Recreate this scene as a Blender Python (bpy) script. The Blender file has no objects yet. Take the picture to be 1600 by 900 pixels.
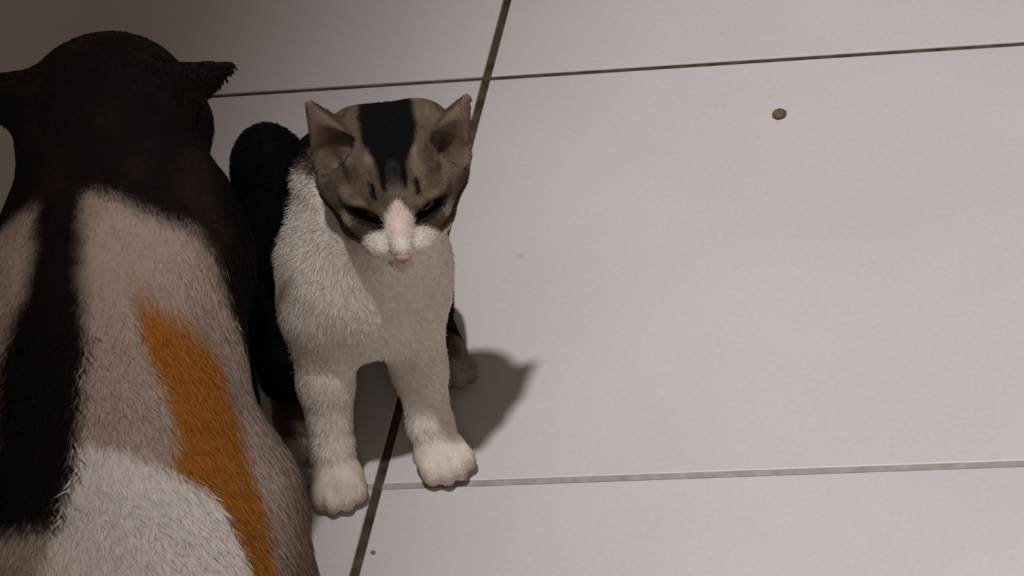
import bpy, bmesh, math, random
import numpy as np
from mathutils import Matrix, Vector

# ------------------------------------------------------------------ camera
scene = bpy.context.scene
CAM_POS = (0.36092, -0.97405, 0.86094)
CAM_ROT = np.array([[0.97329, 0.04866, 0.22437],
                    [0.14608, 0.62267, -0.76873],
                    [-0.17712, 0.78097, 0.59893]])       # columns: right, up, back
cam_data = bpy.data.cameras.new('camera')
cam_data.sensor_width = 36.0
cam_data.lens = 36.0 * 5000.0 / 1600.0
cam_data.clip_start = 0.02
cam = bpy.data.objects.new('camera', cam_data)
scene.collection.objects.link(cam)
M = Matrix([list(map(float, r)) for r in CAM_ROT]).to_4x4()
M.translation = Vector(CAM_POS)
cam.matrix_world = M
scene.camera = cam

# ------------------------------------------------------------------ world, lamp, exposure
world = bpy.data.worlds.new('world')
scene.world = world
world.use_nodes = True
bg = world.node_tree.nodes['Background']
bg.inputs[0].default_value = (1.0, 0.79, 0.66, 1)
bg.inputs[1].default_value = 0.103

def add_spot(loc, aim, energy, half_angle, blend, radius, color):
    ld = bpy.data.lights.new('ceiling_lamp', 'SPOT')
    ld.energy = energy
    ld.spot_size = math.radians(half_angle * 2)
    ld.spot_blend = blend
    ld.shadow_soft_size = radius
    ld.color = color
    lo = bpy.data.objects.new('ceiling_lamp', ld)
    scene.collection.objects.link(lo)
    lo.location = loc
    d = Vector(aim) - Vector(loc)
    lo.rotation_euler = d.to_track_quat('-Z', 'Y').to_euler()
    return lo
add_spot((0.14, -0.33, 2.05), (0.74, 0.19, 0.0), 136.0, 25.0, 0.6, 0.05, (1.0, 0.972, 0.985))

# soft fill added behind the camera to lift the kitten's chest, no real lamp
fl = bpy.data.lights.new('front_fill', 'POINT')
fl.energy = 21.0; fl.shadow_soft_size = 0.30; fl.color = (1.0, 0.86, 0.74)
flo = bpy.data.objects.new('front_fill', fl); scene.collection.objects.link(flo)
flo.location = (0.75, -2.1, 1.25)

vs = scene.view_settings
vs.view_transform = 'Standard'
vs.look = 'None'
vs.exposure = 0.0
vs.gamma = 1.0
vs.use_curve_mapping = False

rng = np.random.default_rng(7)
random.seed(7)

# ------------------------------------------------------------------ helpers
def link(o, parent=None):
    scene.collection.objects.link(o)
    if parent is not None:
        o.parent = parent
    return o

def tag(o, label=None, cat=None, group=None, kind=None):
    if label: o['label'] = label
    if cat: o['category'] = cat
    if group: o['group'] = group
    if kind: o['kind'] = kind
    return o

def mat_new(name):
    m = bpy.data.materials.new(name)
    m.use_nodes = True
    nt = m.node_tree
    return m, nt, nt.nodes['Principled BSDF']

def set_spec(b, v):
    b.inputs['Specular IOR Level'].default_value = v

def mesh_from(name, verts, faces, smooth=True):
    me = bpy.data.meshes.new(name)
    verts = np.asarray(verts, np.float32); faces = np.asarray(faces, np.int32)
    k = faces.shape[1]
    me.vertices.add(len(verts)); me.vertices.foreach_set('co', verts.ravel())
    me.loops.add(faces.size); me.loops.foreach_set('vertex_index', faces.ravel())
    me.polygons.add(len(faces))
    me.polygons.foreach_set('loop_start', np.arange(0, faces.size, k, dtype=np.int32))
    me.update(calc_edges=True)
    me.polygons.foreach_set('use_smooth', np.full(len(faces), smooth))
    me.validate()
    return me

def set_color(me, name, rgb):
    a = me.color_attributes.new(name, 'FLOAT_COLOR', 'POINT')
    c = np.ones((len(rgb), 4), np.float32); c[:, :3] = rgb
    a.data.foreach_set('color', c.ravel())

# ---- value noise in numpy (coat markings are irregular)
_perm = rng.random((32, 32, 32)).astype(np.float32)
def vnoise(p, s):
    q = np.asarray(p) * s + 100.0
    i = np.floor(q).astype(int); f = q - i; f = f * f * (3 - 2 * f)
    def g(a, b, c): return _perm[(i[:, 0] + a) % 32, (i[:, 1] + b) % 32, (i[:, 2] + c) % 32]
    x, y, z = f[:, 0], f[:, 1], f[:, 2]
    l = lambda a, b, t: a + (b - a) * t
    return l(l(l(g(0,0,0), g(1,0,0), x), l(g(0,1,0), g(1,1,0), x), y),
             l(l(g(0,0,1), g(1,0,1), x), l(g(0,1,1), g(1,1,1), x), y), z) * 2 - 1

def sstep(a, b, x):
    t = np.clip((x - a) / (b - a), 0, 1)
    return t * t * (3 - 2 * t)
def mixc(c, col, w):
    return c + (np.asarray(col, np.float32) - c) * w[:, None]

# ---- signed distance modelling, units cm
class Field:
    def __init__(self, lo, hi, h):
        self.lo = np.array(lo, float); self.h = h
        self.n = np.ceil((np.array(hi) - lo) / h).astype(int) + 1
        self.F = np.full(self.n, 4.0, np.float32)
    def block(self, lo, hi):
        a = np.clip(np.floor((np.array(lo) - self.lo) / self.h).astype(int), 0, self.n - 1)
        b = np.clip(np.ceil((np.array(hi) - self.lo) / self.h).astype(int) + 1, 1, self.n)
        sl = tuple(slice(i, j) for i, j in zip(a, b))
        ax = [self.lo[i] + self.h * np.arange(a[i], b[i]) for i in range(3)]
        X, Y, Z = np.meshgrid(*ax, indexing='ij')
        return sl, np.stack([X, Y, Z], -1).astype(np.float32)
    def put(self, sl, d, k, sub):
        A = self.F[sl]
        if sub:
            d = -d
            hh = np.clip(0.5 - 0.5 * (A - d) / max(k, 1e-4), 0, 1)
            self.F[sl] = A + (d - A) * hh + k * hh * (1 - hh)
        else:
            hh = np.clip(0.5 + 0.5 * (A - d) / max(k, 1e-4), 0, 1)
            self.F[sl] = A + (d - A) * hh - k * hh * (1 - hh)
    def ell(self, c, r, k=0.4, M=None, sub=False):
        c = np.array(c, float); r = np.array(r, float)
        R = max(r) + k + 3 * self.h
        sl, P = self.block(c - R, c + R)
        q = P - c
        if M is not None: q = q @ np.asarray(M, np.float32)     # columns of M = local axes
        k0 = np.sqrt(((q / r) ** 2).sum(-1)) + 1e-6
        k1 = np.sqrt(((q / (r * r)) ** 2).sum(-1)) + 1e-6
        self.put(sl, k0 * (k0 - 1) / k1, k, sub)
    def cone(self, a, b, ra, rb, k=0.4, sub=False):
        a = np.array(a, float); b = np.array(b, float)
        R = max(ra, rb) + k + 3 * self.h
        sl, P = self.block(np.minimum(a, b) - R, np.maximum(a, b) + R)
        ab = (b - a)
        t = np.clip(((P - a) @ ab.astype(np.float32)) / (ab @ ab), 0, 1)
        d = np.sqrt(((P - a - t[..., None] * ab) ** 2).sum(-1)) - (ra + (rb - ra) * t)
        self.put(sl, d, k, sub)
    def flatcone(self, base, axes, L, ra, rb, flat, k=0.2, sub=False):
        # axes columns: side, normal, axis ; cross-section squeezed along the normal
        base = np.array(base, float); A = np.array(axes, float)
        tip = base + A[:, 2] * L
        R = max(ra, rb) + k + 3 * self.h
        sl, P = self.block(np.minimum(base, tip) - R, np.maximum(base, tip) + R)
        q = (P - base) @ A.astype(np.float32)
        q[..., 1] /= flat
        t = np.clip(q[..., 2] / L, 0, 1)
        d = np.sqrt(q[..., 0] ** 2 + q[..., 1] ** 2 + (q[..., 2] - t * L) ** 2) - (ra + (rb - ra) * t)
        self.put(sl, d * (0.5 + 0.5 * flat), k, sub)
    def mesh(self):
        F = self.F; S = F < 0
        nx, ny, nz = (self.n - 1)
        cnt = np.zeros((nx, ny, nz), np.int8)
        for i in (0, 1):
            for j in (0, 1):
                for k in (0, 1):
                    cnt += S[i:i + nx, j:j + ny, k:k + nz]
        act = (cnt > 0) & (cnt < 8)
        idx = np.full(act.shape, -1, np.int64)
        I = np.argwhere(act); idx[act] = np.arange(len(I))
        acc = np.zeros((len(I), 3)); num = np.zeros(len(I))
        corners = [(i, j, k) for i in (0, 1) for j in (0, 1) for k in (0, 1)]
        for a in corners:
            for ax in range(3):
                if a[ax]: continue
                b = list(a); b[ax] = 1
                fa = F[tuple((I + a).T)]; fb = F[tuple((I + b).T)]
                m = (fa < 0) != (fb < 0)
                t = np.where(m, fa / np.where(m, fa - fb, 1), 0)
                p = np.repeat(np.array(a, float)[None], len(I), 0); p[:, ax] = t
                acc += p * m[:, None]; num += m
        V = (I + acc / num[:, None]) * self.h + self.lo
        quads = []
        for ax in range(3):
            o1, o2 = [(1, 2), (2, 0), (0, 1)][ax]
            sa = [slice(None)] * 3; sb = [slice(None)] * 3
            sa[ax] = slice(0, -1); sb[ax] = slice(1, None)
            A = S[tuple(sa)]; B = S[tuple(sb)]
            E = np.argwhere(A != B)
            ok = (E[:, o1] > 0) & (E[:, o2] > 0) & (E[:, o1] < self.n[o1] - 1) & (E[:, o2] < self.n[o2] - 1)
            E = E[ok]; inside = A[tuple(E.T)]
            def c(d1, d2):
                e = E.copy(); e[:, o1] -= d1; e[:, o2] -= d2
                return idx[tuple(e.T)]
            q = np.stack([c(1, 1), c(0, 1), c(0, 0), c(1, 0)], 1)
            q[~inside] = q[~inside][:, ::-1]
            quads.append(q)
        Q = np.concatenate(quads)
        # relax (volume-preserving pair of passes)
        e = np.concatenate([Q[:, [0, 1]], Q[:, [1, 2]], Q[:, [2, 3]], Q[:, [3, 0]]])
        deg = np.bincount(e[:, 0], minlength=len(V)) + np.bincount(e[:, 1], minlength=len(V))
        for lam in (0.5, -0.52, 0.5, -0.52):
            s = np.zeros_like(V)
            for c3 in range(3):
                s[:, c3] = np.bincount(e[:, 0], V[e[:, 1], c3], len(V)) + np.bincount(e[:, 1], V[e[:, 0], c3], len(V))
            V = V + lam * (s / np.maximum(deg, 1)[:, None] - V)
        return V, Q

def vnormals(V, Q):
    n = np.cross(V[Q[:, 2]] - V[Q[:, 0]], V[Q[:, 3]] - V[Q[:, 1]])
    N = np.zeros_like(V)
    for i in range(4):
        for c in range(3): N[:, c] += np.bincount(Q[:, i], n[:, c], len(V))
    return N / (np.linalg.norm(N, axis=1)[:, None] + 1e-12)

def fur_mesh(V, Q, density, flow, length, width, paint, lift, to_world, keep=None):
    """short hairs as tapered blades, rooted on the skin; units cm"""
    a, b, c, d = (V[Q[:, i]] for i in range(4))
    area = 0.5 * np.linalg.norm(np.cross(c - a, d - b), axis=1)
    cen = (a + b + c + d) / 4
    w = area * density(cen)
    n = int(w.sum())
    f = np.searchsorted(np.cumsum(w), rng.random(n) * w.sum()).clip(0, len(Q) - 1)
    u = rng.random((n, 1)); v = rng.random((n, 1))
    P = (a[f] * (1 - u) + b[f] * u) * (1 - v) + (d[f] * (1 - u) + c[f] * u) * v
    VN = vnormals(V, Q)
    N = (VN[Q[f, 0]] + VN[Q[f, 2]]); N /= np.linalg.norm(N, axis=1)[:, None] + 1e-9
    if keep is not None:
        m = keep(P); P, N = P[m], N[m]; n = len(P)
    T = flow(P) + rng.normal(0, 0.22, (n, 3))
    T -= (T * N).sum(1)[:, None] * N
    T /= np.linalg.norm(T, axis=1)[:, None] + 1e-6
    L = (length(P) * rng.uniform(0.65, 1.25, n))[:, None]
    W = (width(P) * rng.uniform(0.7, 1.3, n))[:, None]
    la = lift(P)[:, None] * rng.uniform(0.5, 1.5, (n, 1))
    d0 = T * np.cos(la) + N * np.sin(la)
    d1 = T * np.cos(la * 0.45) + N * np.sin(la * 0.45)
    S = np.cross(d0, N); S /= np.linalg.norm(S, axis=1)[:, None] + 1e-6
    base = P - N * 0.03
    mid = base + d0 * L * 0.55; tip = mid + d1 * L * 0.45
    verts = np.stack([base - S * W / 2, base + S * W / 2, mid + S * W * 0.36, mid - S * W * 0.36, tip], 1).reshape(-1, 3)
    o = np.arange(n)[:, None] * 5
    tris = np.concatenate([o + [[0, 1, 2]], o + [[0, 2, 3]], o + [[3, 2, 4]]])
    # wind so that the geometric normal looks outwards
    gn = np.cross(verts[tris[:n, 1]] - verts[tris[:n, 0]], verts[tris[:n, 2]] - verts[tris[:n, 0]])
    flip = np.tile((gn * N).sum(1) < 0, 3)
    tris[flip] = tris[flip][:, ::-1]
    col = paint(P) * rng.uniform(0.87, 1.12, (n, 1))
    me = mesh_from('fur', to_world(verts), tris[:, ::-1], True)
    set_color(me, 'coat', np.repeat(col, 5, 0))
    wn = to_world(N, True) + rng.normal(0, 0.10, (n, 3))
    wn /= np.linalg.norm(wn, axis=1)[:, None]
    me.normals_split_custom_set_from_vertices(np.repeat(wn, 5, 0).tolist())
    return me

def coat_material(name, rough):
    m, nt, b = mat_new(name)
    at = nt.nodes.new('ShaderNodeAttribute'); at.attribute_name = 'coat'
    tc = nt.nodes.new('ShaderNodeTexCoord')
    nz = nt.nodes.new('ShaderNodeTexNoise'); nz.inputs['Scale'].default_value = 260; nz.inputs['Detail'].default_value = 3
    mp = nt.nodes.new('ShaderNodeMapRange'); mp.inputs[3].default_value = 0.84; mp.inputs[4].default_value = 1.12
    mx = nt.nodes.new('ShaderNodeVectorMath'); mx.operation = 'SCALE'
    nt.links.new(tc.outputs['Object'], nz.inputs['Vector'])
    nt.links.new(nz.outputs['Fac'], mp.inputs[0])
    nt.links.new(at.outputs['Color'], mx.inputs[0]); nt.links.new(mp.outputs[0], mx.inputs['Scale'])
    nt.links.new(mx.outputs[0], b.inputs['Base Color'])
    b.inputs['Roughness'].default_value = rough
    set_spec(b, 0.03)
    return m

def plain_material(name, col, rough=0.5, spec=0.4, noise=0.0, scale=300):
    m, nt, b = mat_new(name)
    tc = nt.nodes.new('ShaderNodeTexCoord')
    nz = nt.nodes.new('ShaderNodeTexNoise'); nz.inputs['Scale'].default_value = scale; nz.inputs['Detail'].default_value = 4
    cr = nt.nodes.new('ShaderNodeValToRGB')
    e = cr.color_ramp.elements
    e[0].position = 0.3; e[1].position = 0.7
    e[0].color = (*[c * (1 - noise) for c in col], 1); e[1].color = (*[min(1, c * (1 + noise)) for c in col], 1)
    nt.links.new(tc.outputs['Object'], nz.inputs['Vector'])
    nt.links.new(nz.outputs['Fac'], cr.inputs[0]); nt.links.new(cr.outputs[0], b.inputs['Base Color'])
    b.inputs['Roughness'].default_value = rough; set_spec(b, spec)
    return m

# ------------------------------------------------------------------ floor: slab, tiles, grout
TILE = 0.30; JOINT = 0.0034; JV = 0.0040
def tile_material():
    m, nt, b = mat_new('glazed_tile')
    tc = nt.nodes.new('ShaderNodeTexCoord')
    n1 = nt.nodes.new('ShaderNodeTexNoise'); n1.inputs['Scale'].default_value = 9; n1.inputs['Detail'].default_value = 5
    n2 = nt.nodes.new('ShaderNodeTexNoise'); n2.inputs['Scale'].default_value = 420; n2.inputs['Detail'].default_value = 3
    r1 = nt.nodes.new('ShaderNodeValToRGB')
    r1.color_ramp.elements[0].position = 0.35; r1.color_ramp.elements[1].position = 0.7
    r1.color_ramp.elements[0].color = (0.575, 0.535, 0.532, 1); r1.color_ramp.elements[1].color = (0.615, 0.580, 0.578, 1)
    mp = nt.nodes.new('ShaderNodeMapRange'); mp.inputs[3].default_value = 0.93; mp.inputs[4].default_value = 1.07
    mx = nt.nodes.new('ShaderNodeVectorMath'); mx.operation = 'SCALE'
    nt.links.new(tc.outputs['Object'], n1.inputs['Vector']); nt.links.new(tc.outputs['Object'], n2.inputs['Vector'])
    nt.links.new(n1.outputs['Fac'], r1.inputs[0]); nt.links.new(n2.outputs['Fac'], mp.inputs[0])
    nt.links.new(r1.outputs[0], mx.inputs[0]); nt.links.new(mp.outputs[0], mx.inputs['Scale'])
    # sparse small grey specks of dirt
    vo = nt.nodes.new('ShaderNodeTexVoronoi'); vo.inputs['Scale'].default_value = 16
    sp = nt.nodes.new('ShaderNodeMapRange'); sp.inputs[1].default_value = 0.022; sp.inputs[2].default_value = 0.05
    sp.inputs[3].default_value = 0.80; sp.inputs[4].default_value = 1.0
    my = nt.nodes.new('ShaderNodeVectorMath'); my.operation = 'SCALE'
    nt.links.new(tc.outputs['Object'], vo.inputs['Vector']); nt.links.new(vo.outputs['Distance'], sp.inputs[0])
    nt.links.new(mx.outputs[0], my.inputs[0]); nt.links.new(sp.outputs[0], my.inputs['Scale'])
    nt.links.new(my.outputs[0], b.inputs['Base Color'])
    bp = nt.nodes.new('ShaderNodeBump'); bp.inputs['Strength'].default_value = 0.06; bp.inputs['Distance'].default_value = 0.001
    nt.links.new(n2.outputs['Fac'], bp.inputs['Height']); nt.links.new(bp.outputs[0], b.inputs['Normal'])
    b.inputs['Roughness'].default_value = 0.42; set_spec(b, 0.35)
    return m
MAT_TILE = tile_material()
MAT_GROUT_DARK = plain_material('dirty_grout', (0.072, 0.050, 0.038), 0.9, 0.1, 0.55, 90)
MAT_GROUT_PALE = plain_material('pale_grout', (0.35, 0.31, 0.295), 0.9, 0.1, 0.2, 120)
MAT_SLAB = plain_material('mortar_bed', (0.10, 0.08, 0.07), 0.95, 0.1, 0.3, 40)

def box_mesh(name, x0, x1, y0, y1, z0, z1, bevel=0.0):
    bm = bmesh.new()
    bmesh.ops.create_cube(bm, size=1)
    for v in bm.verts:
        v.co = ((x0 + x1) / 2 + v.co.x * (x1 - x0), (y0 + y1) / 2 + v.co.y * (y1 - y0), (z0 + z1) / 2 + v.co.z * (z1 - z0))
    if bevel:
        ed = [e for e in bm.edges if all(v.co.z > z1 - 1e-6 for v in e.verts)]
        bmesh.ops.bevel(bm, geom=ed, offset=bevel, segments=2, affect='EDGES', profile=0.5)
    me = bpy.data.meshes.new(name); bm.to_mesh(me); bm.free()
    return me

I0, I1, J0, J1 = -4, 4, -4, 5
floor_me = box_mesh('floor', I0 * TILE, I1 * TILE, J0 * TILE, J1 * TILE, -0.06, -0.010)
floor_me.materials.append(MAT_SLAB)
floor = link(bpy.data.objects.new('floor', floor_me))
tag(floor, 'floor of large pale grey tiles with dark dirty joints', 'floor', kind='structure')
h = TILE / 2 - JOINT / 2
hv = TILE / 2 - JV / 2
tile_me = box_mesh('tile', -hv, hv, -h, h, -0.010, 0.0, 0.0007)
tile_me.materials.append(MAT_TILE)
for i in range(I0, I1):
    for j in range(J0, J1):
        t = link(bpy.data.objects.new('tile', tile_me), floor)
        near = (i in (-1, 0) and j in (-1, 0, 1))
        t.location = ((i + 0.5) * TILE, (j + 0.5) * TILE, 0.0 if near else -random.uniform(0, 0.0004))
        if i == -1: t.location.z = 0.0003
dark_me = box_mesh('grout', -JV / 2, JV / 2, -TILE / 2, TILE / 2, -0.010, -0.0011)
dark_me.materials.append(MAT_GROUT_DARK)
cross_d = box_mesh('grout', -hv, hv, -JOINT / 2, JOINT / 2, -0.010, -0.0009); cross_d.materials.append(MAT_GROUT_DARK)
cross_p = box_mesh('grout', -hv, hv, -JOINT / 2, JOINT / 2, -0.010, -0.0002); cross_p.materials.append(MAT_GROUT_PALE)
for i in range(I0 + 1, I1):
    for j in range(J0, J1):
        g = link(bpy.data.objects.new('grout', dark_me), floor)
        g.location = (i * TILE, (j + 0.5) * TILE, 0)
for i in range(I0, I1):
    for j in range(J0 + 1, J1):
        g = link(bpy.data.objects.new('grout', cross_p if j == 0 else cross_d), floor)
        g.location = ((i + 0.5) * TILE, j * TILE, 0)

# ------------------------------------------------------------------ kitten
# own frame in cm: x to its left-hand side, y the way it faces, z up
E1 = np.array([0.94329, 0.33198, 0.0]); FW = np.array([0.33198, -0.94329, 0.0]); UP = np.array([0.0, 0.0, 1.0])
def frame(origin, yaw=0.0):
    c, s = math.cos(yaw), math.sin(yaw)
    ex = c * E1 + s * FW; ey = -s * E1 + c * FW
    B = np.stack([ex, ey, UP])
    def to_world(P, vec=False):                    # relative to the thing's own origin
        return np.asarray(P) @ B if vec else np.asarray(P) @ B * 0.01
    return to_world, B

K_ORIGIN = (-0.0004, 0.0158, 0.0)
kw, KB = frame(K_ORIGIN)
kitten = link(bpy.data.objects.new('kitten', None))
kitten.empty_display_size = 0.05
kitten.location = K_ORIGIN
tag(kitten, 'seated kitten with tabby head, white chest and legs and black back', 'kitten')

# head frame (columns right, forward, up) inside the kitten frame
camK = (KB @ CAM_ROT)                              # orientation reference: the kitten looks up towards the viewer
rr, uu, nn = camK[:, 0], camK[:, 1], camK[:, 2]
rollh, delta = math.radians(5.6), math.radians(29)
Rh = math.cos(rollh) * rr + math.sin(rollh) * uu
Ui = -math.sin(rollh) * rr + math.cos(rollh) * uu
Fh = math.cos(delta) * nn - math.sin(delta) * Ui
Uh = math.cos(delta) * Ui + math.sin(delta) * nn
yawh = math.radians(2.5)
Rh, Fh = math.cos(yawh) * Rh - math.sin(yawh) * Fh, math.cos(yawh) * Fh + math.sin(yawh) * Rh
HB = np.stack([Rh, Fh, Uh], 1)
HO = np.array([3.12, 2.0, 13.78])                  # point between the eyes
def H(x, y, z): return HO + HB @ np.array([x, y, z], float)
def toH(P): return (np.asarray(P) - HO) @ HB

fld = Field((-8, -16, -0.3), (10, 6, 20), 0.115)
# trunk
fld.ell((-0.4, -9.0, 4.9), (3.5, 3.4, 4.7), 0.5)
fld.cone((-0.5, -8.8, 6.3), (0.7, -2.6, 8.2), 3.2, 3.0, 1.2)
fld.ell((-1.55, -9.9, 8.9), (1.75, 2.0, 2.4), 0.7)
fld.ell((0.75, -0.9, 7.9), (3.1, 2.2, 2.7), 1.2)
fld.ell((3.05, -1.4, 8.9), (1.9, 1.7, 2.9), 1.0)
fld.cone((0.4, -4.2, 9.8), (1.2, -3.8, 12.0), 2.5, 2.2, 1.2)
fld.cone((0.9, -1.6, 9.2), H(0, -2.3, -0.9), 2.5, 2.0, 1.2)
# front legs
def foreleg(sh, el, wr, paw, yaw, k=0.8):
    fld.cone(sh, el, 1.6, 1.12, k); fld.cone(el, wr, 1.10, 0.88, 0.5)
    c, s = math.cos(yaw), math.sin(yaw)
    Mx = np.array([[c, -s, 0], [s, c, 0], [0, 0, 1]])
    P = np.array(paw, float)
    fld.cone(wr, P + Mx @ np.array([0, -0.3, 0.15]), 0.9, 0.85, 0.5)
    fld.ell(P, (1.16, 1.3, 0.82), 0.4, Mx)
    for tx, ty in ((-0.82, 0.62), (-0.3, 0.98), (0.3, 0.98), (0.82, 0.62)):
        fld.ell(P + Mx @ np.array([tx, ty, -0.12]), (0.40, 0.62, 0.62), 0.14, Mx)
foreleg((-0.9, -1.0, 7.4), (-1.45, -0.3, 4.7), (-1.95, 0.6, 1.8), (-2.05, 1.45, 0.78), 0.12)
foreleg((2.6, -1.0, 7.0), (2.45, -0.2, 4.4), (2.3, 0.7, 1.8), (2.45, 1.5, 0.78), -0.22)
# hind legs and feet
def hind(th, kn, heel, toe):
    fld.ell(th, (1.7, 3.0, 3.1), 0.9); fld.cone(th, kn, 1.7, 1.2, 0.8)
    fld.cone(heel, toe, 0.85, 0.8, 0.4)
    for tx, ty in ((-0.55, 0.3), (0, 0.55), (0.55, 0.3)):
        fld.ell(np.array(toe) + [tx, ty, -0.05], (0.36, 0.55, 0.55), 0.12)
hind((-2.6, -6.2, 3.6), (-3.0, -3.2, 3.4), (-3.2, -5.4, 0.85), (-3.55, -1.5, 0.8))
hind((3.0, -7.2, 3.7), (3.3, -4.9, 3.6), (3.7, -7.0, 0.85), (4.0, -3.9, 0.8))
# tail curled round the far side
tp = [(-0.6, -12.0, 2.0, 1.0), (-2.6, -12.9, 1.1, 0.85), (-5.0, -11.6, 0.85, 0.8), (-6.0, -8.6, 0.8, 0.75), (-5.9, -6.0, 0.75, 0.6)]
for a, b in zip(tp, tp[1:]): fld.cone(a[:3], b[:3], a[3], b[3], 0.3)
# head
fld.ell(H(0, -2.2, 0.65), (2.55, 2.7, 2.35), 0.5, HB)
fld.ell(H(0, -2.9, 1.45), (2.55, 1.9, 1.65), 0.6, HB)
for s in (-1, 1): fld.ell(H(1.30 * s, -3.05, 1.80), (1.30, 1.35, 1.30), 0.6, HB)
fld.ell(H(0, -0.9, -0.6), (2.0, 1.5, 1.5), 0.7, HB)
for s in (-1, 1):
    fld.ell(H(1.30 * s, -1.15, -0.62), (0.95, 1.15, 1.0), 0.6, HB)
    fld.ell(H(1.82 * s, -2.1, 0.55), (1.25, 1.3, 1.3), 0.6, HB)           # temples
    fld.ell(H(0.66 * s, 0.25, -1.30), (0.72, 0.68, 0.58), 0.55, HB)       # whisker pads
    fld.ell(H(1.25 * s, -0.35, 0.62), (0.85, 0.55, 0.35), 0.4, HB)        # brow
fld.cone(H(0, -0.25, 0.5), H(0, 1.0, -1.1), 0.62, 0.42, 0.30)
fld.ell(H(0, 0.35, -2.0), (0.55, 0.6, 0.42), 0.25, HB)
# ears
EARL = 2.15
def EARB(s): return (2.08, -2.3, 1.45) if s > 0 else (-1.98, -2.35, 1.85)
def ear_axes(s):
    a = np.array([0.52, -0.10, 0.84]) if s > 0 else np.array([-0.44, -0.10, 0.90]); a /= np.linalg.norm(a)
    n = np.array([0.30 * s, 0.95, 0.05]); n -= (n @ a) * a; n /= np.linalg.norm(n)
    sd = np.cross(n, a)
    return HB @ np.stack([sd, n, a], 1)
for s in (-1, 1):
    A = ear_axes(s)
    fld.flatcone(H(*EARB(s)), A, EARL, 1.30, 0.24, 0.62, 0.35)
for s in (-1, 1):
    A = ear_axes(s)
    fld.flatcone(H(*EARB(s)) + A[:, 1] * 0.66 + A[:, 2] * 0.30, A, EARL - 0.45, 1.06, 0.12, 0.62, 0.12, sub=True)
# eye openings (slanting almonds)
def eye_axes(s):
    a = np.array([1.0 * s, -0.35, 0.42]); a /= np.linalg.norm(a)
    n = np.array([0.28 * s, 1.0, 0.0]); n -= (n @ a) * a; n /= np.linalg.norm(n)
    return HB @ np.stack([a, n, np.cross(a, n) * s], 1)
EYE = {s: H(1.22 * s, 0.12, -0.02) for s in (-1, 1)}
for s in (-1, 1):
    fld.ell(EYE[s], (0.66, 0.75, 0.25), 0.12, eye_axes(s), sub=True)
# mouth line
fld.cone(H(0, 1.15, -1.65), H(0, 1.15, -1.85), 0.07, 0.07, 0.08, sub=True)
for s in (-1, 1): fld.cone(H(0, 1.1, -1.87), H(0.7 * s, 0.75, -2.02), 0.08, 0.05, 0.08, sub=True)
# flat on the ground
fld.F[:, :, :3] = np.maximum(fld.F[:, :, :3], 0.05 - (fld.lo[2] + fld.h * np.arange(3))[None, None, :])
KV, KQ = fld.mesh()
KV[:, 2] = np.maximum(KV[:, 2], 0.02)

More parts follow.
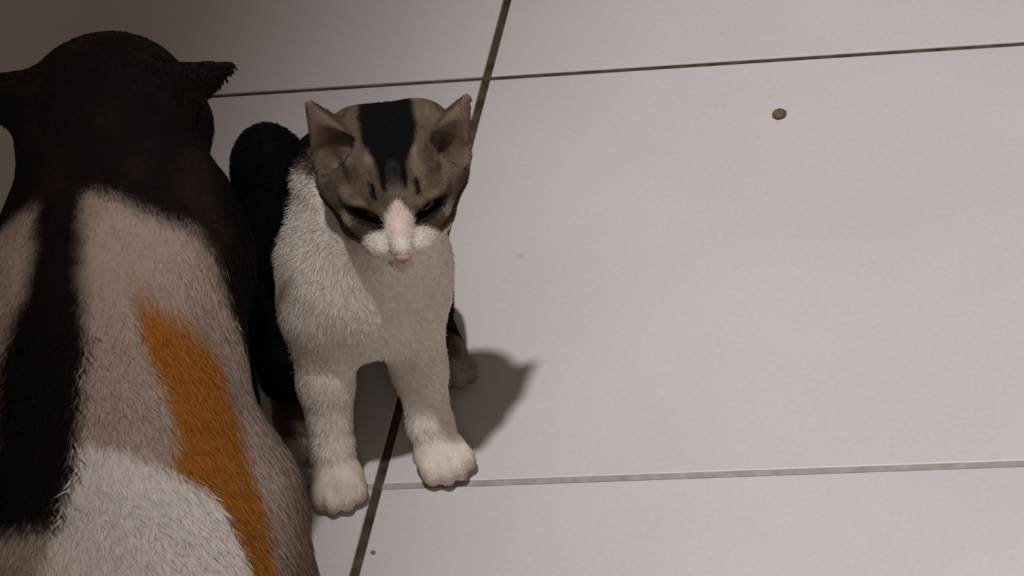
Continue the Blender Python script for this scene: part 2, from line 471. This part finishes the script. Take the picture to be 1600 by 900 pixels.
WHITE = (0.78, 0.705, 0.625); BLACK = (0.006, 0.0055, 0.0055); BROWN = (0.125, 0.091, 0.066); TAN = (0.28, 0.215, 0.16)
def head_w(P):
    q = toH(P)
    d = np.sqrt(((q - [0, -1.6, 0.5]) / [5.3, 5.3, 5.3]) ** 2 @ np.ones(3))
    return q, sstep(1.05, 0.98, d)
def paint_kitten(P):
    P = np.asarray(P); n = len(P)
    nz = vnoise(P, 0.9); nf = vnoise(P, 3.2); n2 = vnoise(P + 31, 1.7)
    c = np.tile(np.array(WHITE, np.float32), (n, 1))
    # --- trunk: black behind, brownish lower hind legs
    yb = P[:, 1] + 0.35 * nz + 0.12 * nf
    black = sstep(-2.6, -3.0, yb)
    knee = sstep(-2.35, -2.6, P[:, 0] + 0.1 * nf) * sstep(-0.7, -1.0, P[:, 1]) * sstep(7.0, 6.0, P[:, 2])
    black = np.maximum(black, knee)
    c = mixc(c, BLACK, black)
    shank = black * sstep(1.7, 1.1, P[:, 2] + 0.3 * nz)
    c = mixc(c, (0.11, 0.062, 0.040), shank * sstep(0.5, 0.0, P[:, 0]))
    foot = sstep(1.75, 1.45, P[:, 2])
    lf = foot * sstep(-2.35, -2.7, P[:, 0]) * sstep(-0.2, -0.6, P[:, 1])
    c = mixc(c, (0.15, 0.085, 0.052), lf)
    toes = sstep(-1.35, -1.05, P[:, 1]) * foot * sstep(-2.5, -2.8, P[:, 0])
    c = mixc(c, (0.40, 0.34, 0.30), toes * sstep(0.2, -0.1, P[:, 1]))
    rf = foot * sstep(2.9, 3.2, P[:, 0]) * sstep(-5.6, -5.0, P[:, 1]) * sstep(-2.6, -2.9, P[:, 1])
    c = mixc(c, (0.27, 0.22, 0.18), rf)
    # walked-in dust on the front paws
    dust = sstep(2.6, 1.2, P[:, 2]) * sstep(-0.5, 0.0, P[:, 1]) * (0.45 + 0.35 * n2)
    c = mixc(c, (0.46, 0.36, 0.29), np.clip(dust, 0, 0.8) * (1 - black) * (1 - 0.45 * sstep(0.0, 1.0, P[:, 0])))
    # --- head
    q, hw = head_w(P)
    x, y, z = q[:, 0], q[:, 1], q[:, 2]; ax = np.abs(x)
    wob = 0.16 * nz + 0.07 * nf
    hc = np.tile(np.array(BROWN, np.float32), (n, 1))
    hc = mixc(hc, (0.075, 0.050, 0.034), sstep(0.0, 0.6, n2 + 0.3 * nf) * 0.75)
    hc = mixc(hc, TAN, sstep(0.15, 0.7, -n2) * 0.55)
    # crown: broad black band narrowing to the forehead
    up = z - 0.55 * y                               # how far back over the crown
    half = 0.42 + 0.62 * sstep(1.3, 3.4, up)
    hc = mixc(hc, BLACK, sstep(half + 0.16, half - 0.10, ax + wob) * sstep(1.0, 1.35, up))
    grey = sstep(0.30, 0.18, ax + 0.6 * wob) * sstep(2.3, 1.9, up) * sstep(0.7, 1.0, up)
    hc = mixc(hc, (0.075, 0.07, 0.06), grey * sstep(-0.6, 0.5, nf + 0.3) * 0.4)
    hc = mixc(hc, BLACK, sstep(0.13, 0.05, np.abs(ax - 0.42 + 0.3 * wob)) * sstep(0.75, 0.95, up) * sstep(2.1, 1.7, up))
    hc = mixc(hc, BLACK, sstep(0.14, 0.06, np.abs(ax - 0.86 + 0.3 * wob)) * sstep(0.42, 0.6, up) * sstep(1.45, 1.2, up))
    # side stripes towards the ears
    hc = mixc(hc, (0.03, 0.024, 0.02), 0.8 * sstep(0.18, 0.05, np.abs(ax - 1.75 - 0.25 * (up - 1.6) + 0.5 * wob)) * sstep(1.3, 1.7, up) * sstep(3.2, 2.6, up) * sstep(0.0, 0.5, nz + 0.4))
    # pale patch above and outside each eye
    hc = mixc(hc, TAN, 0.8 * sstep(0.42, 0.15, np.sqrt(((ax - 1.45) / 1.0) ** 2 + ((z - 0.62) / 0.6) ** 2)))
    hc = mixc(hc, (0.42, 0.33, 0.25), 0.8 * sstep(0.5, 0.2, np.sqrt(((ax - 2.0) / 0.6) ** 2 + ((z + 0.25) / 0.9) ** 2)))
    # dark cheek line
    hc = mixc(hc, (0.025, 0.018, 0.014), 0.9 * sstep(0.22, 0.08, np.abs(z + 0.72 - 0.75 * (ax - 1.9) + wob)) * sstep(1.45, 1.75, ax))
    # eye surround and tear line
    for s in (-1, 1):
        A = np.linalg.inv(HB) @ eye_axes(s)
        e = (q - np.array([1.22 * s, 0.12, -0.02])) @ A
        rim = np.sqrt((e[:, 0] / 0.86) ** 2 + (e[:, 2] / 0.38) ** 2)
        hc = mixc(hc, (0.016, 0.013, 0.012), sstep(1.12, 0.9, rim) * (y > -1.4))
        tl = np.sqrt(((x - 0.66 * s) / 0.15) ** 2 + ((z + 0.48) / 0.40) ** 2)
        hc = mixc(hc, (0.02, 0.016, 0.014), sstep(1.15, 0.8, tl + wob) * (y > -1))
    # white blaze, muzzle, chin, throat
    bw = 0.16 + 0.40 * sstep(0.75, -0.1, z)
    blaze = sstep(bw + 0.10, bw - 0.06, ax + 0.5 * wob) * sstep(0.82, 0.62, z) * (y > -1.2)
    muz = sstep(1.12, 0.96, np.sqrt(((ax - 0.55) / 0.98) ** 2 + ((z + 1.38) / 0.86) ** 2) + 0.5 * wob) * (y > -1.0)
    chin = sstep(-1.20, -1.5, z + 0.25 * y + 0.55 * (2.2 - ax) * 0 - 0.55 * sstep(0.8, 2.2, ax) * 0 + wob * 1.2)
    hc = mixc(hc, (0.76, 0.63, 0.585), blaze)
    hc = mixc(hc, WHITE, np.maximum(muz, chin))
    # pinkish nose bridge end and lip
    hc = mixc(hc, (0.66, 0.44, 0.40), 0.8 * sstep(0.5, 0.25, np.sqrt((x / 0.9) ** 2 + ((z + 1.75) / 0.6) ** 2)) * (y > 0.3))
    # ears: inside skin pinkish brown, tufts, dark rims
    for s in (-1, 1):
        A = np.linalg.inv(HB) @ ear_axes(s)
        e = (q - np.array(EARB(s))) @ A
        t = e[:, 2] / EARL
        rad = 1.30 + (0.24 - 1.30) * np.clip(t, 0, 1)
        on = sstep(0.35, 0.7, e[:, 2]) * ((np.abs(e[:, 0]) < rad + 0.35) & (np.abs(e[:, 1]) < 1.1) & (x * s > 0.7))
        inner = on * sstep(rad * 0.92, rad * 0.72, np.abs(e[:, 0])) * sstep(-0.25, -0.05, e[:, 1] + 0.0 * t)
        hc = mixc(hc, (0.115, 0.080, 0.055), on * 0.8)
        hc = mixc(hc, (0.185, 0.130, 0.100), inner * sstep(0.3, 0.8, e[:, 2]))
        hc = mixc(hc, (0.05, 0.035, 0.025), inner * sstep(0.75, 0.35, e[:, 2]) * (0.5 + 0.5 * (nz > -0.2)))
        rim = on * sstep(0.5, 0.8, e[:, 2]) * sstep(0.10, 0.02, np.abs(np.abs(e[:, 0]) - rad * 0.95))
        hc = mixc(hc, (0.03, 0.02, 0.016), rim * 0.6)
    nape = sstep(-3.6, -4.2, y) * sstep(1.4, 1.0, up)
    isear = 0
    c = c + (hc - c) * (hw * sstep(-5.2, -4.7, y))[:, None] * sstep(-2.2, -1.4, z + 0.8 * sstep(-1.0, -3.0, y) * -1.0)[:, None]
    return c

MAT_COAT = coat_material('kitten_coat', 0.85)
body_me = mesh_from('body', kw(KV), KQ[:, ::-1])
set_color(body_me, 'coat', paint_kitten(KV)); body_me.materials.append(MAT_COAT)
link(bpy.data.objects.new('body', body_me), kitten)

def k_flow(P):
    q = toH(P)
    hf = (q - np.array([0, 1.4, -0.9])) @ HB.T
    hf /= np.linalg.norm(hf, axis=1)[:, None] + 1e-6
    w = sstep(4.2, 3.4, np.linalg.norm(q - [0, -1.8, 0.4], axis=1))[:, None]
    bf = np.stack([0.12 * (P[:, 0] - 0.5), -0.55 * sstep(0.5, -3, P[:, 1]), np.full(len(P), -0.85)], 1)
    paw = sstep(1.9, 1.2, P[:, 2])[:, None]
    bf = bf * (1 - paw) + np.array([0, 0.9, -0.35]) * paw
    return hf * w + bf * (1 - w)
def k_isface(P):
    q = toH(P)
    return sstep(-2.2, -0.6, q[:, 1]) * sstep(3.2, 2.6, np.linalg.norm(q - [0, -0.4, -0.2], axis=1))
def k_len(P):
    f = k_isface(P); hd = sstep(4.0, 3.5, np.linalg.norm(toH(P) - [0, -1.8, 0.5], axis=1))
    L = 0.44 - 0.14 * hd - 0.10 * f * hd
    q = toH(P)
    for s in (-1, 1):
        A = np.linalg.inv(HB) @ ear_axes(s)
        L = np.where(((q - np.array(EARB(s))) @ A)[:, 2] > 0.5, 0.17, L)
    L = np.minimum(L, 0.20 + 0.42 * sstep(0.6, 4.0, P[:, 2]))
    return np.maximum(L, 0.16)
def k_keep(P):
    m = np.ones(len(P), bool)
    for s in (-1, 1):
        e = (P - EYE[s]) @ eye_axes(s)
        m &= ~((np.sqrt((e[:, 0] / 0.72) ** 2 + (e[:, 2] / 0.36) ** 2) < 1.0) & (np.abs(e[:, 1]) < 1.2))
    q = toH(P)
    m &= ~((np.abs(q[:, 0]) < 0.36) & (np.abs(q[:, 2] + 1.42) < 0.3) & (q[:, 1] > 0.9))
    m &= P[:, 2] > 0.12
    return m
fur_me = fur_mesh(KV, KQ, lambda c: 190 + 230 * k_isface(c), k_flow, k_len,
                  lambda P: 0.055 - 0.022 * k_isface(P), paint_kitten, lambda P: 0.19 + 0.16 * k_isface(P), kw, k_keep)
fur_me.materials.append(MAT_COAT)
tag(link(bpy.data.objects.new('fur', fur_me), kitten), kind='stuff')

# eyes
MAT_EYE = plain_material('eye_dark_olive', (0.020, 0.019, 0.012), 0.08, 0.5, 0.3, 500)
MAT_PUPIL = plain_material('pupil_black', (0.002, 0.002, 0.002), 0.05, 0.5)
def uv_sphere(name, r, mat):
    bm = bmesh.new(); bmesh.ops.create_uvsphere(bm, u_segments=28, v_segments=18, radius=r)
    for f_ in bm.faces: f_.smooth = True
    me = bpy.data.meshes.new(name); bm.to_mesh(me); bm.free(); me.materials.append(mat)
    return me
eye_me = uv_sphere('eye', 0.0070, MAT_EYE)
pup_me = uv_sphere('pupil', 0.0036, MAT_PUPIL)
for s in (-1, 1):
    A = eye_axes(s)
    e = link(bpy.data.objects.new('eye', eye_me), kitten)
    e.location = kw(EYE[s] - A[:, 1] * 0.80)
    pu = link(bpy.data.objects.new('pupil', pup_me), e)
    pu.location = kw(A[:, 1] * 0.365 * 1.0)
# nose leather: heart-shaped pad
nf_ = Field((-0.7, -0.7, -0.7), (0.7, 0.7, 0.7), 0.035)
nf_.ell((0, 0, 0.02), (0.30, 0.20, 0.16), 0.05)
for s in (-1, 1): nf_.ell((0.15 * s, 0.02, 0.03), (0.14, 0.17, 0.12), 0.08)
nf_.cone((0, 0.05, 0), (0, 0.02, -0.22), 0.12, 0.06, 0.08)
for s in (-1, 1): nf_.ell((0.17 * s, 0.17, -0.05), (0.05, 0.07, 0.035), 0.03, sub=True)
NV, NQ = nf_.mesh()
nose_me = mesh_from('nose', kw(NV @ HB.T, False), NQ)
nose_me.materials.append(plain_material('pink_nose', (0.38, 0.215, 0.19), 0.5, 0.35, 0.12, 600))
nose = link(bpy.data.objects.new('nose', nose_me), kitten)
nose.location = kw(H(0, 1.36, -1.40))
tag(nose, 'pink nose')

# ------------------------------------------------------------------ calico cat in the near left corner
C_YAW = math.radians(20)
cat_origin = (-0.0660, -0.1525, 0.0)
cw, CB = frame(cat_origin, C_YAW)
cat = link(bpy.data.objects.new('calico_cat', None))
cat.location = cat_origin
tag(cat, 'calico cat seated in near left corner, back turned, beside the kitten', 'cat')
cf = Field((-14, -26, -0.3), (14, 14, 29), 0.21)
# here -y is the way the cat faces
cf.ell((0, 0, 6.8), (8.1, 8.0, 7.8), 0.5)
cf.cone((0.1, -5.0, 11.0), (-0.35, -10.0, 14.0), 5.8, 5.0, 1.6)
cf.cone((-0.35, -10.0, 14.0), (0.5, -11.5, 15.3), 5.0, 4.7, 1.0)
cf.ell((-0.4, -10.3, 11.5), (3.9, 3.7, 5.5), 1.6)
cf.cone((0, -11.5, 16.0), (-0.2, -14.5, 18.8), 4.0, 3.2, 2.0)
for s in (-1, 1):
    cf.ell((1.5 * s, -4.6, 7.8), (5.7, 5.6, 5.6), 1.0)
    cf.ell((3.4 * s, -1.5, 5.0), (4.4, 5.4, 4.6), 1.0)
    cf.cone((4.0 * s, -1.0, 1.4), (4.2 * s, -6.2, 1.2), 1.5, 1.3, 0.8)
    cf.cone((1.9 * s, -11.0, 9.5), (1.8 * s, -11.4, 5.5), 2.2, 1.7, 1.2)
    cf.cone((1.8 * s, -11.4, 5.5), (1.8 * s, -11.8, 1.3), 1.6, 1.3, 0.8)
    cf.ell((1.8 * s, -12.4, 1.15), (1.5, 1.9, 1.15), 0.5)
ctail = [(0, 7.0, 2.2, 1.8), (-3, 9.5, 1.5, 1.6), (-8, 8.5, 1.4, 1.5), (-11.2, 4, 1.3, 1.4), (-11.5, -1, 1.2, 1.1)]
for a, b in zip(ctail, ctail[1:]): cf.cone(a[:3], b[:3], a[3], b[3], 0.5)
CH = np.array([-0.45, -15.3, 19.3])
cf.ell(CH, (3.6, 3.9, 3.4), 0.8)
cf.ell(CH + [0, -3.2, -1.2], (1.9, 1.7, 1.4), 0.8)
for s in (-1, 1): cf.ell(CH + [2.0 * s, -1.4, -1.3], (1.6, 1.8, 1.5), 0.8)
def cear(s):
    a = np.array([0.90 * s, 0.12, 0.42]); a /= np.linalg.norm(a)
    n = np.array([0.35 * s, -0.93, 0.0]); n -= (n @ a) * a; n /= np.linalg.norm(n)
    return np.stack([np.cross(n, a), n, a], 1)
for s in (-1, 1): cf.flatcone(CH + [2.3 * s, 0.2, 1.1], cear(s), 3.9, 1.7, 0.25, 0.5, 0.5)
for s in (-1, 1):
    A = cear(s); cf.flatcone(CH + [2.3 * s, 0.2, 1.1] + A[:, 1] * 0.75 + A[:, 2] * 0.5, A, 3.2, 1.3, 0.1, 0.5, 0.15, sub=True)
cf.F[:, :, :2] = np.maximum(cf.F[:, :, :2], 0.05 - (cf.lo[2] + cf.h * np.arange(2))[None, None, :])
CV, CQ = cf.mesh(); CV[:, 2] = np.maximum(CV[:, 2], 0.02)
def paint_cat(P):
    P = np.asarray(P); n = len(P)
    nz = vnoise(P, 0.28); nm = vnoise(P + 11, 0.6); nf = vnoise(P, 2.0)
    w = 0.9 * nz + 0.5 * nm + 0.15 * nf
    x, y, z = P[:, 0], P[:, 1], P[:, 2]
    c = np.tile(np.array((0.52, 0.41, 0.355), np.float32), (n, 1))
    c = mixc(c, (0.33, 0.24, 0.19), sstep(0.1, 0.8, nm) * 0.5)
    ORANGE = (0.43, 0.16, 0.032); SABLE = (0.014, 0.010, 0.008)
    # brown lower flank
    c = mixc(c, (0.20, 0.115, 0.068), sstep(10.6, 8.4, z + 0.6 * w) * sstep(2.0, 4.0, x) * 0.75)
    # ginger patch on the right flank, white rump behind it
    u = x - (5.4 + 0.35 * (y + 5.6)) + 0.35 * w
    c = mixc(c, ORANGE, sstep(5.0, 6.5, z) * sstep(0.25, -0.35, u) * sstep(-2.9, -2.3, u) * sstep(-7.6, -6.2, y + 0.4 * w))
    c = mixc(c, (0.92, 0.87, 0.83), sstep(-0.2, 0.2, y + 1.0 - 1.3 * (x - 5.8) + 0.3 * w) * sstep(0.4, 1.2, x + 0.4 * w) * sstep(-1.6, -1.0, y))
    # black saddle along the spine, ginger on the left hip
    c = mixc(c, SABLE, sstep(2.0, 1.2, np.abs(x + 0.6) + 0.8 * w) * sstep(2.6, 1.4, y + 0.8 * w))
    c = mixc(c, (0.36, 0.15, 0.05), sstep(-2.0, -2.8, x + 0.8 * w) * sstep(-4.5, -3.0, y + 0.8 * w))
    # dark shoulders, neck and head
    c = mixc(c, SABLE, sstep(-8.9, -9.9, y + 0.5 * w))
    c = mixc(c, (0.030, 0.018, 0.013), sstep(-8.9, -9.9, y + 0.5 * w) * sstep(0.1, 0.7, nm) * 0.7)
    return c
MAT_CCOAT = coat_material('calico_coat', 0.85)
cb_me = mesh_from('body', cw(CV), CQ[:, ::-1]); set_color(cb_me, 'coat', paint_cat(CV)); cb_me.materials.append(MAT_CCOAT)
link(bpy.data.objects.new('body', cb_me), cat)
def c_flow(P):
    return np.stack([0.05 * P[:, 0], np.full(len(P), 0.6), np.full(len(P), -0.7)], 1)
cfur = fur_mesh(CV, CQ, lambda c: np.full(len(c), 120.0), c_flow, lambda P: 0.80 - 0.50 * sstep(16.5, 18.5, P[:, 2]),
                lambda P: np.full(len(P), 0.095), paint_cat, lambda P: np.full(len(P), 0.17), cw, lambda P: P[:, 2] > 0.2)
cfur.materials.append(MAT_CCOAT)
tag(link(bpy.data.objects.new('fur', cfur), cat), kind='stuff')

# the cat's own eyes and nose, on the side it turns away
MAT_CEYE = plain_material('eye_amber', (0.30, 0.16, 0.03), 0.08, 0.5, 0.3, 300)
ceye_me = uv_sphere('eye', 0.0095, MAT_CEYE); cpup_me = uv_sphere('pupil', 0.0052, MAT_PUPIL)
for s in (-1, 1):
    e = link(bpy.data.objects.new('eye', ceye_me), cat)
    e.location = cw(CH + np.array([1.40 * s, -2.72, 0.30]))
    pu = link(bpy.data.objects.new('pupil', cpup_me), e)
    pu.location = cw(np.array([0.12 * s, -0.50, 0.0]))
cnose = link(bpy.data.objects.new('nose', mesh_from('nose', cw(NV * [1.4, -1.4, 1.4]), NQ)), cat)
cnose.data.materials.append(plain_material('dark_nose', (0.06, 0.03, 0.028), 0.4, 0.4, 0.1, 600))
cnose.location = cw(CH + np.array([0, -4.85, -0.75]))

# ------------------------------------------------------------------ crumbs on the floor
def crumb(name, loc, r, sq, mat, seed, label):
    bm = bmesh.new(); bmesh.ops.create_icosphere(bm, subdivisions=3, radius=1)
    V = np.array([v.co[:] for v in bm.verts])
    d = 1 + 0.20 * vnoise(V + seed, 1.4) + 0.08 * vnoise(V + seed, 4.0)
    for v, k in zip(bm.verts, d):
        v.co = Vector((v.co.x * r * k, v.co.y * r * k * 0.92, max(v.co.z * k, -0.75) * r * sq))
    zmin = min(v.co.z for v in bm.verts)
    for v in bm.verts: v.co.z -= zmin
    for f_ in bm.faces: f_.smooth = True
    me = bpy.data.meshes.new(name); bm.to_mesh(me); bm.free(); me.materials.append(mat)
    o = link(bpy.data.objects.new(name, me)); o.location = loc
    tag(o, label, 'crumb')
    return o
crumb('food_crumb', (0.1496, 0.2519, 0.0), 0.0033, 0.55, plain_material('brown_crumb', (0.15, 0.105, 0.06), 0.8, 0.2, 0.5, 500), 3.0,
      'round brown crumb alone on the pale tile right of the kitten')
crumb('grit_crumb', (0.0057, -0.041, 0.0), 0.0011, 0.5, plain_material('grey_grit', (0.22, 0.18, 0.165), 0.9, 0.1, 0.3, 800), 9.0,
      'tiny grey grit beside the dark joint below the kitten\'s paws')
